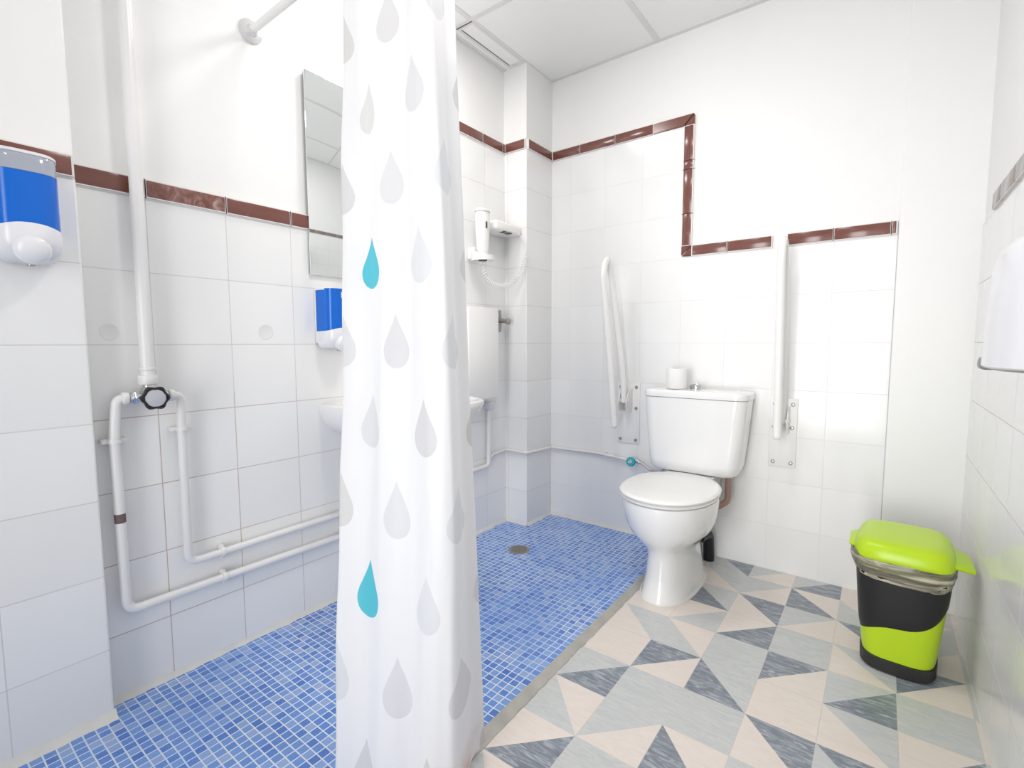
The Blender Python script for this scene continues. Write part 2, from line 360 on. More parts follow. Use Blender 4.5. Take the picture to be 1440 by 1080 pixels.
# ------------------------------------------------------------------ brown liner tile bands
def liner(pieces, name):
    """pieces: (axis, plane, a0, a1, z0, z1, sign, mat) thin rounded tiles standing 8 mm proud"""
    bm = bmesh.new()
    for (ax, pl, a0, a1, z0, z1, sg, mi) in pieces:
        th = 0.008; g = 0.0018; lo, hi = (pl, pl + th) if sg > 0 else (pl - th, pl)
        t = box(lo - (.01 if sg > 0 else 0), hi + (.01 if sg < 0 else 0), a0 + g, a1 - g, z0, z1, bev=.003) if ax == 'x' else box(a0 + g, a1 - g, lo - (.01 if sg > 0 else 0), hi + (.01 if sg < 0 else 0), z0, z1, bev=.003)
        for f in t.faces: f.material_index = mi
        merge(bm, t)
        e = 0.0015                                             # white bedding behind the tile shows in the joints
        t = box(lo - (.01 if sg > 0 else 0), pl + .0072 if sg > 0 else pl + .01, a0 - e, a1 + e, z0 - e, z1 + e) if ax == 'x' and sg > 0 else (
            box(pl - .0072, pl + .01, a0 - e, a1 + e, z0 - e, z1 + e) if ax == 'x' else box(a0 - e, a1 + e, pl - .0072, pl + .01, z0 - e, z1 + e))
        for f in t.faces: f.material_index = 3
        merge(bm, t)
    return struct(name, bm, [M['brown'], M['brown_chipped'], M['brown_grey'], M['joint']], smooth=True)
Z0, Z1, Z2, Z3 = 1.406, 1.452, 1.998, 2.044
P = []
for a, b_, mi in ((0.338, 0.4996, 0), (0.4996, 0.708, 1), (0.708, 0.916, 0), (0.916, 1.12, 0), (1.12, 1.33, 0), (1.33, 1.54, 0), (1.54, JY + .02, 0)): P.append(('x', 0.0, a, b_, Z0, Z1, 1, mi))
for z in (1.452, 1.65, 1.85): P.append(('x', 0.0, JY - .026, JY + .02, z, min(z + .2, Z2), 1, 0))
for a, b_ in ((JY - .026, 1.75), (1.75, 1.935), (1.935, 2.095), (2.095, 2.117)): P.append(('x', 0.0, a, b_, Z2, Z3, 1, 0))
liner(P, 'trim_1')
P = []
P.append(('x', 0.06, -0.1, 0.10, Z0, Z1 + .002, 1, 0)); P.append(('x', 0.06, 0.10, 0.337, Z0, Z1 + .002, 1, 0)); P.append(('x', 0.06, -0.3, -0.1, Z0, Z1, 1, 0))
liner(P, 'trim_2')
P = [('y', 2.119, 0.008, 0.137, Z2, Z3, -1, 0), ('x', 0.143, 2.128, BY - .008, Z2, Z3, 1, 0)]
for a, b_ in ((0.151, 0.32), (0.32, 0.52), (0.52, 0.72)): P.append(('y', BY, a, b_, Z2, Z3, -1, 0))
for z0, z1 in ((1.455, 1.60), (1.60, 1.80), (1.80, 1.84), (1.84, 1.995)): P.append(('y', BY, 0.866, 0.912, z0, z1, -1, 0))
for a, b_, mi in ((0.915, 1.07, 0), (1.07, 1.2495, 0), (1.305, 1.468, 0), (1.468, 1.650, 0), (1.650, 1.667, 1)): P.append(('y', BY, a, b_, Z0, Z1, -1, mi))
t3 = liner(P, 'trim_3')
def prism(pts, y0, y1):
    t = bmesh.new(); a = [t.verts.new((x, y0, z)) for x, z in pts]; b_ = [t.verts.new((x, y1, z)) for x, z in pts]
    t.faces.new(a); t.faces.new(b_[::-1])
    for i in range(len(pts)): t.faces.new((a[i], a[(i + 1) % len(pts)], b_[(i + 1) % len(pts)], b_[i]))
    bmesh.ops.bevel(t, geom=t.edges[:], offset=.0025, segments=2, affect='EDGES'); return t
bm = prism([(0.721, Z2), (0.8645, Z2), (0.911, Z3), (0.721, Z3)], BY - .008, BY + .01)
merge(bm, prism([(0.8675, Z2 - .001), (0.912, Z3 - .003), (0.912, 1.997), (0.8675, 1.996)], BY - .008, BY + .01))
merge(bm, prism([(0.8665, Z0 + .004), (0.911, Z1 + .001), (0.8665, Z1 + .001)], BY - .008, BY + .01))
merge(bm, prism([(0.869, Z0), (0.914, Z0), (0.914, Z1 - .001)], BY - .008, BY + .01))
struct('trim_mitres', bm, M['brown'], t3, smooth=True)
P = [('x', RX, a, a + .2, Z0, Z1, -1, 2) for a in (0.19, 0.39, 0.59, 0.79, 0.99, 1.19, 1.39, 1.59, 1.79, 1.99)]
P[-1] = ('x', RX, 1.99, 2.12, Z0, Z1, -1, 2)
liner(P, 'trim_4')
# sealant beads where the shower floor meets the walls
def bead(pts, nrm, r, nm):
    pts = [Vector(p) for p in pts]; rings = []
    for (a, c) in zip(pts, pts[1:]):
        pass
    bm = bmesh.new()
    for (a, c), nv in zip(zip(pts, pts[1:]), nrm):
        nv = Vector(nv); L = (c - a).length; K = max(4, int(L / .012)); rings = []
        for k in range(K + 1):
            p = a.lerp(c, k / K); q = r * (1 + .55 * noise.noise(p * 25) + .35 * noise.noise(p * 80)); h = r * 1.3 * (1 + .5 * noise.noise(p * 31 + Vector((5, 0, 0))))
            rings.append([p - nv * .003 + Vector((0, 0, -.003)), p + nv * q + Vector((0, 0, -.001)), p + nv * q * .45 + Vector((0, 0, h * .35)), p + Vector((0, 0, h)), p - nv * .003 + Vector((0, 0, h))])
        rings_mesh(rings, True, bm)
    return struct(nm, bm, M['caulk'], smooth=True)
bead([(0.0, 0.34, .012), (0.0, 2.119, .012), (0.143, 2.119, .012), (0.143, BY, .012), (0.875, BY, .012)], [(1, 0, 0), (0, -1, 0), (1, 0, 0), (0, -1, 0)], 0.012, 'trim_5')
bead([(0.06, -0.6, .012), (0.06, 0.345, .012)], [(1, 0, 0)], 0.016, 'trim_6')
bead([(RX, 0.2, .0), (RX, 2.3, .0)], [(-1, 0, 0)], 0.004, 'trim_7')

# round floor drain
t = thing('floor_drain', 'round grey metal drain grate in the blue mosaic shower floor', 'drain', (0.295, 1.842, 0.012))
c = (0.295, 1.842, 0.0115)
mk('drain_ring', lathe(c, [(0.052, 0), (0.052, .0025), (0.046, .004), (0.042, .003), (0.042, .001), (.03, 0)]), simple('drain_ring_steel', (0.36, 0.33, 0.29), 0.45, 0.5, mottling=.2), t)
bm = lathe((c[0], c[1], c[2] + .0005), [(0.040, 0), (0.040, .0018), (0.001, .0022)])
mk('drain_plate', bm, simple('drain_plate_steel', (0.30, 0.27, 0.24), 0.5, 0.4, mottling=.3), t)
bm = bmesh.new()
for rr, nn in ((.031, 14), (.019, 8), (.007, 3)):
    for k in range(nn):
        a = 2 * PI * k / nn; cyl((c[0] + rr * math.cos(a), c[1] + rr * math.sin(a), c[2] + .0015), (c[0] + rr * math.cos(a), c[1] + rr * math.sin(a), c[2] + .0029), .0034, seg=10, bm=bm)
mk('drain_holes', bm, M['dark_slot'], t)

# ------------------------------------------------------------------ toilet
TX = 0.985
t = thing('toilet', 'white ceramic toilet with cistern, standing against the back wall', 'toilet', (TX, 2.05, 0))
# cistern
def rbox_ring(cx, cy, a, b_, z, r, n=8):
    out = []
    for (sx, sy, a0) in ((1, 1, 0), (-1, 1, PI / 2), (-1, -1, PI), (1, -1, 3 * PI / 2)):
        for k in range(n + 1):
            th = a0 + PI / 2 * k / n; out.append(Vector((cx + sx * (a - r) + r * math.cos(th), cy + sy * (b_ - r) + r * math.sin(th), z)))
    return out
cist = [(.150, .060, .420, .04), (.176, .078, .425, .042), (.190, .086, .438, .044), (.196, .089, .47, .045), (.209, .090, .60, .045), (.2215, .091, .757, .045)]
TC = .9865
mk('cistern', rings_mesh([rbox_ring(TC, 2.263, a, b_, z, r) for a, b_, z, r in cist]), M['ceramic'], t)
lid = [(.222, .091, .7585, .046), (.2250, .0935, .760, .048), (.2255, .094, .770, .048), (.2240, .093, .782, .047), (.215, .086, .790, .042), (.17, .06, .7935, .04), (.05, .02, .794, .015)]
ld = mk('cistern_lid', rings_mesh([rbox_ring(TC, 2.2625, a, b_, z, r) for a, b_, z, r in lid]), M['ceramic'], t)
bt = mk('flush_button', lathe((0.980, 2.262, .7925), [(.026, 0), (.026, .018), (.022, .022), (.021, .020), (.001, .020)]), M['chrome'], t)
# bowl and pedestal
bowl = [
 (2.000, .098, .236, .000, 2.5), (2.000, .097, .234, .012, 2.5), (2.002, .090, .226, .035, 2.5), (2.006, .083, .214, .09, 2.5), (2.006, .080, .205, .155, 2.4), (2.003, .084, .203, .182, 2.3),
 (1.990, .098, .205, .205, 2.2), (1.970, .124, .212, .232, 2.1), (1.952, .149, .220, .262, 2.1), (1.940, .165, .226, .298, 2.1), (1.933, .174, .229, .34, 2.1), (1.930, .178, .231, .38, 2.1), (1.930, .176, .230, .395, 2.1)]
rings = [superring(TX + .004, cy, a, b_, z, 56, e) for cy, a, b_, z, e in bowl]
rings += [superring(TX + .004, 1.93, .166, .22, .398, 56, 2.1), superring(TX + .004, 1.93, .13, .18, .396, 56, 2.1), superring(TX + .004, 1.93, .12, .16, .33, 56, 2.1), superring(TX + .004, 1.94, .06, .08, .26, 56, 2.1)]
bm = rings_mesh(rings)
mk('bowl', bm, M['ceramic'], t)
bm = rings_mesh([rbox_ring(TX, 2.20, a, b_, z, .03) for a, b_, z in ((.06, .12, .15), (.07, .13, .24), (.085, .14, .32), (.098, .145, .37), (.105, .148, .417), (.100, .144, .4195))])
mk('cistern_shelf', bm, M['ceramic'], t)
def seat_rings(a, b_, z0, h, cy):
    return [superring(TX + .002, cy, a - .010, b_ - .010, z0, 64, 2.15), superring(TX + .002, cy, a - .002, b_ - .002, z0 + .002, 64, 2.15), superring(TX + .002, cy, a, b_, z0 + h * .45, 64, 2.15),
            superring(TX + .002, cy, a - .004, b_ - .004, z0 + h * .8, 64, 2.15), superring(TX + .002, cy, a - .016, b_ - .016, z0 + h, 64, 2.15), superring(TX + .002, cy, a * .5, b_ * .5, z0 + h + .003, 64, 2.15), superring(TX + .002, cy, .01, .01, z0 + h + .004, 64, 2.15)]
mk('seat', rings_mesh(seat_rings(.183, .234, .399, .014, 1.931)), M['seat'], t)
mk('seat_cover', rings_mesh(seat_rings(.186, .238, .4145, .016, 1.930)), M['seat'], t)
for s_ in (-1, 1): mk('hinge', cyl((TX + s_ * .06 - .016, 2.160, .412), (TX + s_ * .06 + .016, 2.160, .412), .009, bev=.002), M['seat'], t)
mk('waste_pipe', tube([(1.03, 2.20, .135), (1.045, 2.290, .13), (1.047, 2.300, .03), (1.047, 2.300, .001)], .024, fillet=.03), M['black'], t)
mk('flush_pipe', tube([(1.128, 2.27, .425), (1.128, 2.27, .30), (1.05, 2.27, .24)], .014, fillet=.02), M['brown_pipe'], t)
mk('base_sealant', rings_mesh([superring(TX + .004, 2.005, a, b_, z, 56, 2.4) for a, b_, z in ((.108, .243, .0005), (.106, .241, .005), (.1, .235, .009))]), M['caulk'], t)
# paper roll on the lid
t = thing('toilet_paper_roll', 'white toilet paper roll standing on the cistern lid', 'toilet paper', (0.900, 2.240, .7948))
mk('paper', lathe((0.900, 2.240, .7948), [(.020, 0), (.045, 0), (.047, .003), (.047, .088), (.045, .091), (.021, .091), (.0205, .05), (.020, .001)]), M['paper'], t)
mk('core', lathe((0.900, 2.240, .7948), [(.0205, 0.002), (.0205, .0905), (.0185, .0905), (.0185, .002)]), simple('cardboard_core', (.5, .42, .33), .9), t)
# stop valve with teal handle and hose
t = thing('stop_valve', 'chrome stop valve with round teal handle on the wall beside the cistern', 'valve', (0.663, 2.335, .405))
mk('valve_body', cyl((0.635, 2.335, .400), (0.692, 2.335, .400), .011, bm=cyl((0.663, 2.335, .40), (0.663, 2.29, .402), .009), bev=.002), M['chrome'], t)
bm = lathe((0.666, 2.287, .409), [(.010, -.004), (.021, 0), (.024, .004), (.024, .012), (.020, .017), (.012, .0175)], axis=(0.1, -1, .25), seg=10)
mk('valve_handle', bm, M['teal'], t)
mk('handle_cap', lathe((0.667, 2.2695, .4133), [(.011, 0), (.010, .003), (.001, .004)], axis=(0.1, -1, .25)), M['chrome'], t)
mk('hose', tube([(0.692, 2.335, .400), (0.715, 2.333, .388), (0.755, 2.325, .368), (0.82, 2.305, .378), (0.850, 2.275, .43)], .0065, fillet=.03), M['braid'], t)

# ------------------------------------------------------------------ fold-up grab rails
def rail(px, lx, rx, z0, z1, label, tilt, lean, zend):
    t = thing('grab_rail', label, 'grab rail', (px, BY, .6))
    mk('wall_plate', box(lx, rx, BY - .006, BY, z0, z1, bev=.002), M['enamel'], t)
    mx = (lx + rx) / 2
    for x in (lx + .018, rx - .018):
        for z in (z0 + .02, z0 + (z1 - z0) * .58, z1 - .025):
            mk('bolt', lathe((x, BY - .006, z), [(.0085, 0), (.0085, .003), (.006, .006), (.001, .0065)], axis=(0, -1, 0), seg=6), M['dull_metal'], t)
    for s_ in (-1, 1):
        bm = bmesh.new(); pts = [(BY - .004, z1 - .03), (BY - .06, z1 - .05), (BY - .085, z1 - .10), (BY - .07, z1 - .14), (BY - .004, z1 - .15)]
        x = px + s_ * .021
        a = [bm.verts.new((x - .002, y, z)) for y, z in pts]; b_ = [bm.verts.new((x + .002, y, z)) for y, z in pts]
        bm.faces.new(a); bm.faces.new(b_[::-1])
        for i in range(5): bm.faces.new((a[i], a[(i + 1) % 5], b_[(i + 1) % 5], b_[i]))
        mk('bracket_cheek', bm, M['enamel'], t, smooth=False)
    mk('pivot', cyl((px - .027, BY - .055, z1 - .09), (px + .027, BY - .055, z1 - .09), .009, bev=.002), M['enamel'], t)
    zt = 1.385; y2, y1 = 2.21, 2.305; yo = tilt
    bm = tube([(px, BY - .055, z1 - .10), (px - lean * .1, y1 - .008, .83), (px - lean, y1 - yo, zt - .06), (px - lean * 1.05, (y1 + y2) / 2 - yo, zt + .035), (px - lean, y2 - yo, zt - .05), (px - lean * .5, y2 - yo * .6, 1.0), (px, 2.195, zend)], .0150, seg=18, fillet=.055)
    mk('folded_arm', bm, M['enamel'], t)
    mk('end_cap', lathe((px, 2.195, zend), [(.0150, 0), (.0135, .008), (.009, .013), (.001, .0145)], axis=(0, 0, -1)), M['enamel'], t)
rail(0.615, 0.556, 0.676, .487, .803, 'white folded-up grab rail left of the cistern, seen slightly from the side', .075, .042, .60)
rail(1.322, 1.268, 1.372, .468, .765, 'white folded-up grab rail right of the cistern, seen end on as one straight bar', .06, .004, .625)

# ------------------------------------------------------------------ pedal bin
BYW = math.radians(-3)
bx, by = 1.728, 1.925
t = thing('pedal_bin', 'lime green and black pedal bin with a liner bag in the right corner', 'bin', (bx, by, 0))
def br(a, b_, z, e=3.6, dx=0.0, n=72): return superring(bx + dx, by, a, b_, z, n, e, BYW)
mk('bin_base', rings_mesh([br(.090, .118, .001), br(.095, .124, .006), br(.096, .125, .040), br(.092, .12, .043)]), simple('speckled_black_plastic', (.02, .02, .02), .5, mottling=.5), t)
def prof(z):            # half width / half depth of the body at height z
    k = (z - .04) / (.325 - .04); return .091 + .026 * k ** .8, .119 + .018 * k
rings = []
for i in range(25):
    z = .04 + (.335 - .04) * i / 24; a, b_ = prof(z); rings.append(br(a, b_, z))
mk('bin_body', rings_mesh(rings), M['lime'], t)
# black swoosh panel wraps the upper body: lower border is an S curve
bm = bmesh.new(); n = 72; K = 10; cols = []
for k in range(n):
    ang = 2 * PI * k / n; c_, s_ = math.cos(ang), math.sin(ang)
    cols.append([])
    zl = .150 + .045 * c_ + .034 * max(0, c_) ** 3
    for j in range(K + 1):
        z = zl + (.318 - zl) * j / K; a, b_ = prof(z); off = .0022 if 0 < j < K else .0002
        cols[-1].append(bm.verts.new(superring(bx, by, a + off, b_ + off, z, n, 3.6, BYW)[k]))
for k in range(n):
    for j in range(K): bm.faces.new((cols[k][j], cols[(k + 1) % n][j], cols[(k + 1) % n][j + 1], cols[k][j + 1]))
mk('bin_panel', bm, M['black'], t)
# liner bag folded over the rim
bag = NB('liner_bag_film', 0.25, (0.62, 0.58, 0.44)); bag.b.inputs['Transmission Weight'].default_value = 0.0
tr = bag.new('ShaderNodeBsdfTransparent'); mx = bag.new('ShaderNodeMixShader')
mpb = bag.new('ShaderNodeMapping'); bag.pos(); bag.t.links.new(bag._pv, mpb.inputs[0]); mpb.inputs['Scale'].default_value = (5, 5, 60)
nb_ = bag.noise(1.6, mpb.outputs[0], detail=5, dist=.6)
fz = bag.ramp(nb_, [(0.30, (0.62,) * 3), (0.6, (0.9,) * 3)])
bag.color(bag.ramp(nb_, [(0.34, (.17, .16, .12)), (0.50, (.30, .285, .21)), (0.60, (.52, .48, .35)), (0.70, (.72, .67, .52))]))
bag.t.links.new(fz, mx.inputs[0]); bag.t.links.new(tr.outputs[0], mx.inputs[1]); bag.t.links.new(bag.b.outputs[0], mx.inputs[2])
bag.t.links.new(mx.outputs[0], bag.n['Material Output'].inputs['Surface'])
bm = bmesh.new(); n = 144; rings = []
for i in range(17):
    f = i / 16; R_ = []
    for k in range(n):
        ang = 2 * PI * k / n; c_ = math.cos(ang); s_ = math.sin(ang)
        zt = .362; zb = .290 + .003 * math.sin(ang * 2 + .6) + .004 * noise.noise(Vector((c_ * 3, s_ * 3, 2)))
        z = zt + (zb - zt) * f
        a, b_ = prof(min(z, .33)); bulge = .0035 + .0045 * math.sin(PI * min(1, f * 1.15)) + (.012 * max(0, -c_) ** 2 * (1 - f))
        cr = .0035 * noise.noise(Vector((c_ * 3, s_ * 3, z * 90))) + .0015 * noise.noise(Vector((c_ * 10, s_ * 10, z * 160)))
        R_.append(superring(bx, by, a + bulge + cr, b_ + bulge + cr, z, n, 3.4, BYW)[k])
    rings.append(R_)
mk('liner_bag', rings_mesh(rings, False, bm), bag.m, t)
# a printed stripe low on the bag
# lid: domed cover, front lip on the left, hinge lip on the right
lid = [(.119, .139, .347), (.1225, .1425, .351), (.1230, .1430, .360), (.1195, .1395, .375), (.113, .133, .390), (.104, .124, .400), (.085, .105, .4045), (.05, .065, .406), (.01, .01, .406)]
mk('bin_lid', rings_mesh([br(a, b_, z, 4.2, -.004 * i / 6) for i, (a, b_, z) in enumerate(lid)]), M['lime'], t)
def lip(x0, x1, w0, w1, z0, z1, nm, droop):
    rings = []
    for i in range(7):
        f = i / 6; x = x0 + (x1 - x0) * f; wv = w0 + (w1 - w0) * f ** 1.6; z = z0 + (z1 - z0) * f - droop * f * f; h = .014 * (1 - .45 * f)
        ring = []
        for k in range(16):
            a = 2 * PI * k / 16; ring.append(Vector((x, by + wv * math.copysign(abs(math.cos(a)) ** .6, math.cos(a)), z + h * math.copysign(abs(math.sin(a)) ** .7, math.sin(a)))))
        rings.append(ring)
    mk(nm, rings_mesh(rings), M['lime'], t)
lip(bx + .085, bx + .158, .105, .07, .368, .352, 'lid_hinge_lip', .006)
lip(bx - .09, bx - .139, .10, .06, .366, .362, 'lid_front_lip', .0)

# ------------------------------------------------------------------ shower pipes and mixer on the left wall
MX, MY, MZ = 0.055, 0.470, 0.857
t = thing('shower_mixer', 'chrome shower mixer with black rimmed knob on the left tiled wall', 'mixer tap', (0.0, MY, MZ))
bm = cyl((0.035, MY - .045, MZ), (0.035, MY + .045, MZ), .013, bev=.002); cyl((0.035, MY, MZ), (0.035, MY, MZ + .035), .014, bm=bm, bev=.002); cyl((0.012, MY, MZ), (0.075, MY, MZ), .021, .018, bm=bm, bev=.003)
cyl((0.035, MY, MZ + .012), (0.035, MY, MZ + .028), .0185, seg=6, bm=bm, bev=.002)
cyl((0.035, MY - .040, MZ), (0.035, MY - .028, MZ), .018, seg=6, bm=bm, bev=.002); cyl((0.035, MY + .028, MZ), (0.035, MY + .040, MZ), .018, seg=6, bm=bm, bev=.002)
mk('mixer_body', bm, M['chrome'], t)
# scalloped black knob around a pale disc, tipped toward the room
ax = Vector((1, -0.12, 0.0)).normalized(); u, v = frame_of(ax); kc = Vector((0.072, MY, MZ))
rings = []
for h, r0 in ((0, .024), (.004, .030), (.022, .031), (.026, .029), (.026, .025), (.022, .024)):
    rings.append([kc + ax * h + (r0 + .0024 * math.cos(6 * 2 * PI * k / 64)) * (math.cos(2 * PI * k / 64) * u + math.sin(2 * PI * k / 64) * v) for k in range(64)])
kn = mk('knob', rings_mesh(rings), M['black'], t)
mk('knob_cap', lathe(kc + ax * .0215, [(.0235, 0), (.0232, .003), (.02, .0045), (.001, .005)], axis=ax), M['grey_disc'], kn)
def pipe_thing(name, label, segs, clips=(), extra=None):
    t = thing(name, label, 'pipe', segs[0][0][0])
    for pts, r, f in segs: mk('pipe_run', tube(pts, r, 16, fillet=f), M['pipe'], t)
    for (x, y, z, d, r) in clips:
        bm = tube([(x + d[0] * .005 * s_, y + d[1] * .005 * s_, z + d[2] * .005 * s_) for s_ in (-1, 1)], r + .004, 16)
        if d[2]: box(0.0, x, y - .028, y + .028, z - .006, z + .006, bev=.002, bm=bm); 
        else: box(0.0, x, y - .006, y + .006, z - r - .012, z + r + .010, bev=.002, bm=bm)
        mk('pipe_clip', bm, M['pipe'], t)
    return t
X = 0.030
t = pipe_thing('riser_pipe', 'thick white vertical pipe rising from the shower mixer to the ceiling', [([(X + .005, MY, MZ + .045), (X + .005, MY + .001, 1.4), (X + .005, .472, CZ - .002)], .0160, 0)])
mk('pipe_collar', cyl((X + .005, MY, MZ + .034), (X + .005, MY, MZ + .060), .0225, bev=.003), M['pipe'], t)
mk('pipe_collar', cyl((X + .005, MY, MZ + .072), (X + .005, MY, MZ + .082), .0185, bev=.003), M['pipe'], t)
# left loop
t = pipe_thing('supply_pipe', 'white pipe from mixer left side, dropping then running low toward the washbasin',
   [([(0.035, MY - .046, MZ), (0.035, .398, MZ - .002), (.03, .388, .76), (.028, .390, .272), (.024, .60, .271), (.022, 1.095, .267), (.022, 1.20, .266), (.022, 1.20, .60)], .0125, .035)],
   [(.03, .389, .745, (0, 0, 1), .0125), (.024, .640, .271, (0, 1, 0), .0125)])
mk('paint_chip', tube([(.0290, .3888, .548), (.0288, .3892, .523)], [.0129, .0129], 16), M['rust'], t)
mk('pipe_collar', cyl((0.035, MY - .062, MZ), (0.035, MY - .046, MZ), .0165, bev=.003), M['pipe'], t)
t = pipe_thing('supply_pipe', 'white pipe from mixer right side, dropping then running along the wall above the lowest pipe',
   [([(0.035, MY + .046, MZ), (0.032, .548, MZ - .004), (.028, .546, .76), (.026, .545, .352), (.022, .75, .352), (.021, 1.82, .362), (.021, 1.946, .363), (.021, 1.949, .655)], .0115, .030)],
   [(.028, .5465, .757, (0, 0, 1), .0115), (.023, .640, .352, (0, 1, 0), .0115)])
mk('pipe_collar', cyl((0.035, MY + .046, MZ), (0.035, MY + .060, MZ), .0165, bev=.003), M['pipe'], t)
t = pipe_thing('supply_pipe', 'thin white pipe around the boxed corner to the teal stop valve',
   [([(.014, 1.962, .395), (.012, 1.99, .412), (.012, 2.107, .420), (.152, 2.107, .418), (.155, BY - .010, .408), (.45, BY - .010, .412), (0.632, BY - .020, .402), (0.642, BY - .026, .400)], .0075, .02)])
mk('pipe_clip', box(.488, .498, BY - .02, BY, .400, .426, bev=.002), M['pipe'], t)

# ------------------------------------------------------------------ soap dispensers
liq = NB('blue_liquid_soap', 0.22, (0.0, 0.135, 0.62), coat=0.15, spec=.3); p = liq.pos(); liq.m.name = 'blue_liquid_soap'
clear = NB('smoky_clear_plastic', 0.08, (0.50, 0.53, 0.62), coat=.5); tr = clear.new('ShaderNodeBsdfTransparent'); mx = clear.new('ShaderNodeMixShader'); mx.inputs[0].default_value = .72
clear.t.links.new(tr.outputs[0], mx.inputs[1]); clear.t.links.new(clear.b.outputs[0], mx.inputs[2]); clear.t.links.new(mx.outputs[0], clear.n['Material Output'].inputs['Surface'])
def dispenser(x0, yc, z0, w, d, h, label, full, strap=False):
    """wall at x0, centre yc, bottom z0; the face looks along +x"""
    t = thing('soap_dispenser', label, 'soap dispenser', (x0, yc, z0), 'wall soap dispensers filled with blue soap')
    mk('back_plate', box(x0, x0 + .014, yc - w / 2, yc + w / 2, z0 + .02, z0 + h, bev=.005), M['plastic'], t)
    def R(z, dd, ww, e=3.2):
        out = []
        for k in range(33):
            a = PI * k / 32 - PI / 2; c_, s_ = math.cos(a), math.sin(a)
            out.append(Vector((x0 + .012 + (dd - .012) * abs(c_) ** (2 / e), yc + ww / 2 * math.copysign(abs(s_) ** (2 / e), s_), z)))
        return out
    zb = z0 + h * .28; zl = z0 + h * full
    e = 3.4
    def lev(f):                                     # bottom border of the tank arches up in the middle
        return zb
    rings = [R(zb + (zl - zb) * i / 6, d * (.93 + .02 * i / 6), w * (.985 - .0 * i), e) for i in range(7)]
    for rg in rings[:1]:
        for v_ in rg: v_.z += .013 * math.cos((v_.y - yc) / (w / 2) * PI / 2)
    mk('soap_tank', rings_mesh(rings), liq.m, t)
    mk('tank_top', rings_mesh([R(zl + .0006, d * .95, w * .985, e), R(z0 + h * .93, d * .93, w * .98, e), R(z0 + h * .965, d * .89, w * .97, e), R(z0 + h * .975, d * .84, w * .94, e)]), clear.m, t)
    mk('top_cap', rings_mesh([R(z0 + h * .965, d * .90, w * 1.0, e), R(z0 + h * .985, d * .90, w * 1.0, e), R(z0 + h * .998, d * .85, w * .97, e), R(z0 + h, d * .7, w * .9, e)]), M['plastic'], t)
    rings = [R(z0 + h * .02, d * .55, w * .62, 2.6), R(z0, d * .60, w * .66, 2.6), R(z0 + h * .03, d * .80, w * .84, 2.8), R(z0 + h * .10, d * .95, w * .97, 3), R(z0 + h * .17, d * 1.0, w * 1.0, e), R(z0 + h * .26, d * .985, w * 1.005, e), R(zb + .001, d * .97, w * 1.0, e)]
    for rg in rings[-2:]:
        for v_ in rg: v_.z += .013 * math.cos((v_.y - yc) / (w / 2) * PI / 2) * (.7 if rg is rings[-2] else 1)
    mk('push_housing', rings_mesh(rings[1:]), M['plastic'], t)
    mk('push_button', lathe((x0 + d * .86, yc, z0 + h * .10), [(w * .26, -.012), (w * .27, 0), (w * .265, .010), (w * .22, .018), (w * .12, .023), (.001, .0245)], axis=(1, 0, -.35)), M['plastic'], t)
    mk('nozzle', cyl((x0 + d * .62, yc, z0 - .010), (x0 + d * .62, yc, z0 + .01), .007, bev=.001), M['dull_metal'], t)
    if strap: mk('lock_tab', box(x0 + d * .94, x0 + d * .965, yc - .006, yc + .006, z0 + h * .83, z0 + h * .93, bev=.002), M['plastic'], t)
    return t
dispenser(0.06, 0.240, 1.185, .118, .105, .235, 'large white soap dispenser with blue liquid on the tiled column at the left edge', .80)
dispenser(0.0, 1.050, 0.985, .112, .100, .215, 'white soap dispenser with blue liquid below the mirror, half hidden by the curtain', .985, True)

# ------------------------------------------------------------------ mirror
t = thing('mirror', 'tall frameless wall mirror beside the shower curtain', 'mirror', (0.0, 1.25, 1.24))
mk('glass', box(0.0105, 0.0145, 0.978, 1.52, 1.247, 1.944, bev=.0012), simple('mirror_silver', (0.90, 0.925, 0.915), 0.01, 1.0), t)
mk('backing', box(0.0002, 0.0104, 0.982, 1.516, 1.251, 1.940), simple('mirror_backing_grey', (.32, .33, .33), .6), t)

# ------------------------------------------------------------------ washbasin
t = thing('washbasin', 'white wall-hung washbasin partly hidden behind the shower curtain', 'washbasin', (0.0, 1.30, .66))
def dring(z, x1, hw, e=2.6, x0=0.0, yc=1.287, n=40):
    out = []
    for k in range(n + 1):
        a = PI * k / n - PI / 2; c_, s_ = math.cos(a), math.sin(a)
        out.append(Vector((x0 + (x1 - x0) * abs(c_) ** (2 / e), yc + hw * math.copysign(abs(s_) ** (2 / e), s_), z)))
    return out
rings = [dring(.625, .20, .11, 2.2), dring(.640, .26, .17, 2.3), dring(.672, .34, .232, 2.5), dring(.712, .40, .270, 2.8), dring(.745, .425, .283, 3.0), dring(.764, .432, .287, 3.2), dring(.776, .430, .286, 3.2), dring(.780, .42, .278, 3.2)]
rings += [dring(.778, .40, .25, 2.8, .11), dring(.76, .385, .235, 2.6, .12), dring(.71, .33, .19, 2.4, .14), dring(.67, .26, .10, 2.2, .17)]
mk('basin', rings_mesh(rings), M['ceramic'], t)
bm = cyl((.065, 1.30, .774), (.065, 1.30, .86), .018, .015, bev=.003); tube([(.065, 1.30, .845), (.12, 1.30, .875), (.175, 1.30, .845)], .010, fillet=.03, bm=bm)
tp = mk('tap', bm, M['chrome'], t); mk('tap_lever', tube([(.065, 1.30, .862), (.068, 1.30, .885), (.12, 1.30, .915)], [.014, .012, .006], fillet=0), M['chrome'], tp)
mk('trap', tube([(.20, 1.30, .635), (.20, 1.30, .52), (.16, 1.30, .50), (.10, 1.30, .54), (.0, 1.30, .54)], .018, fillet=.04), M['plastic'], t)
for y in (1.93,): mk('support_bracket', box(.0, .045, 1.930, 1.968, .662, .70, bev=.004), M['plastic'], t)

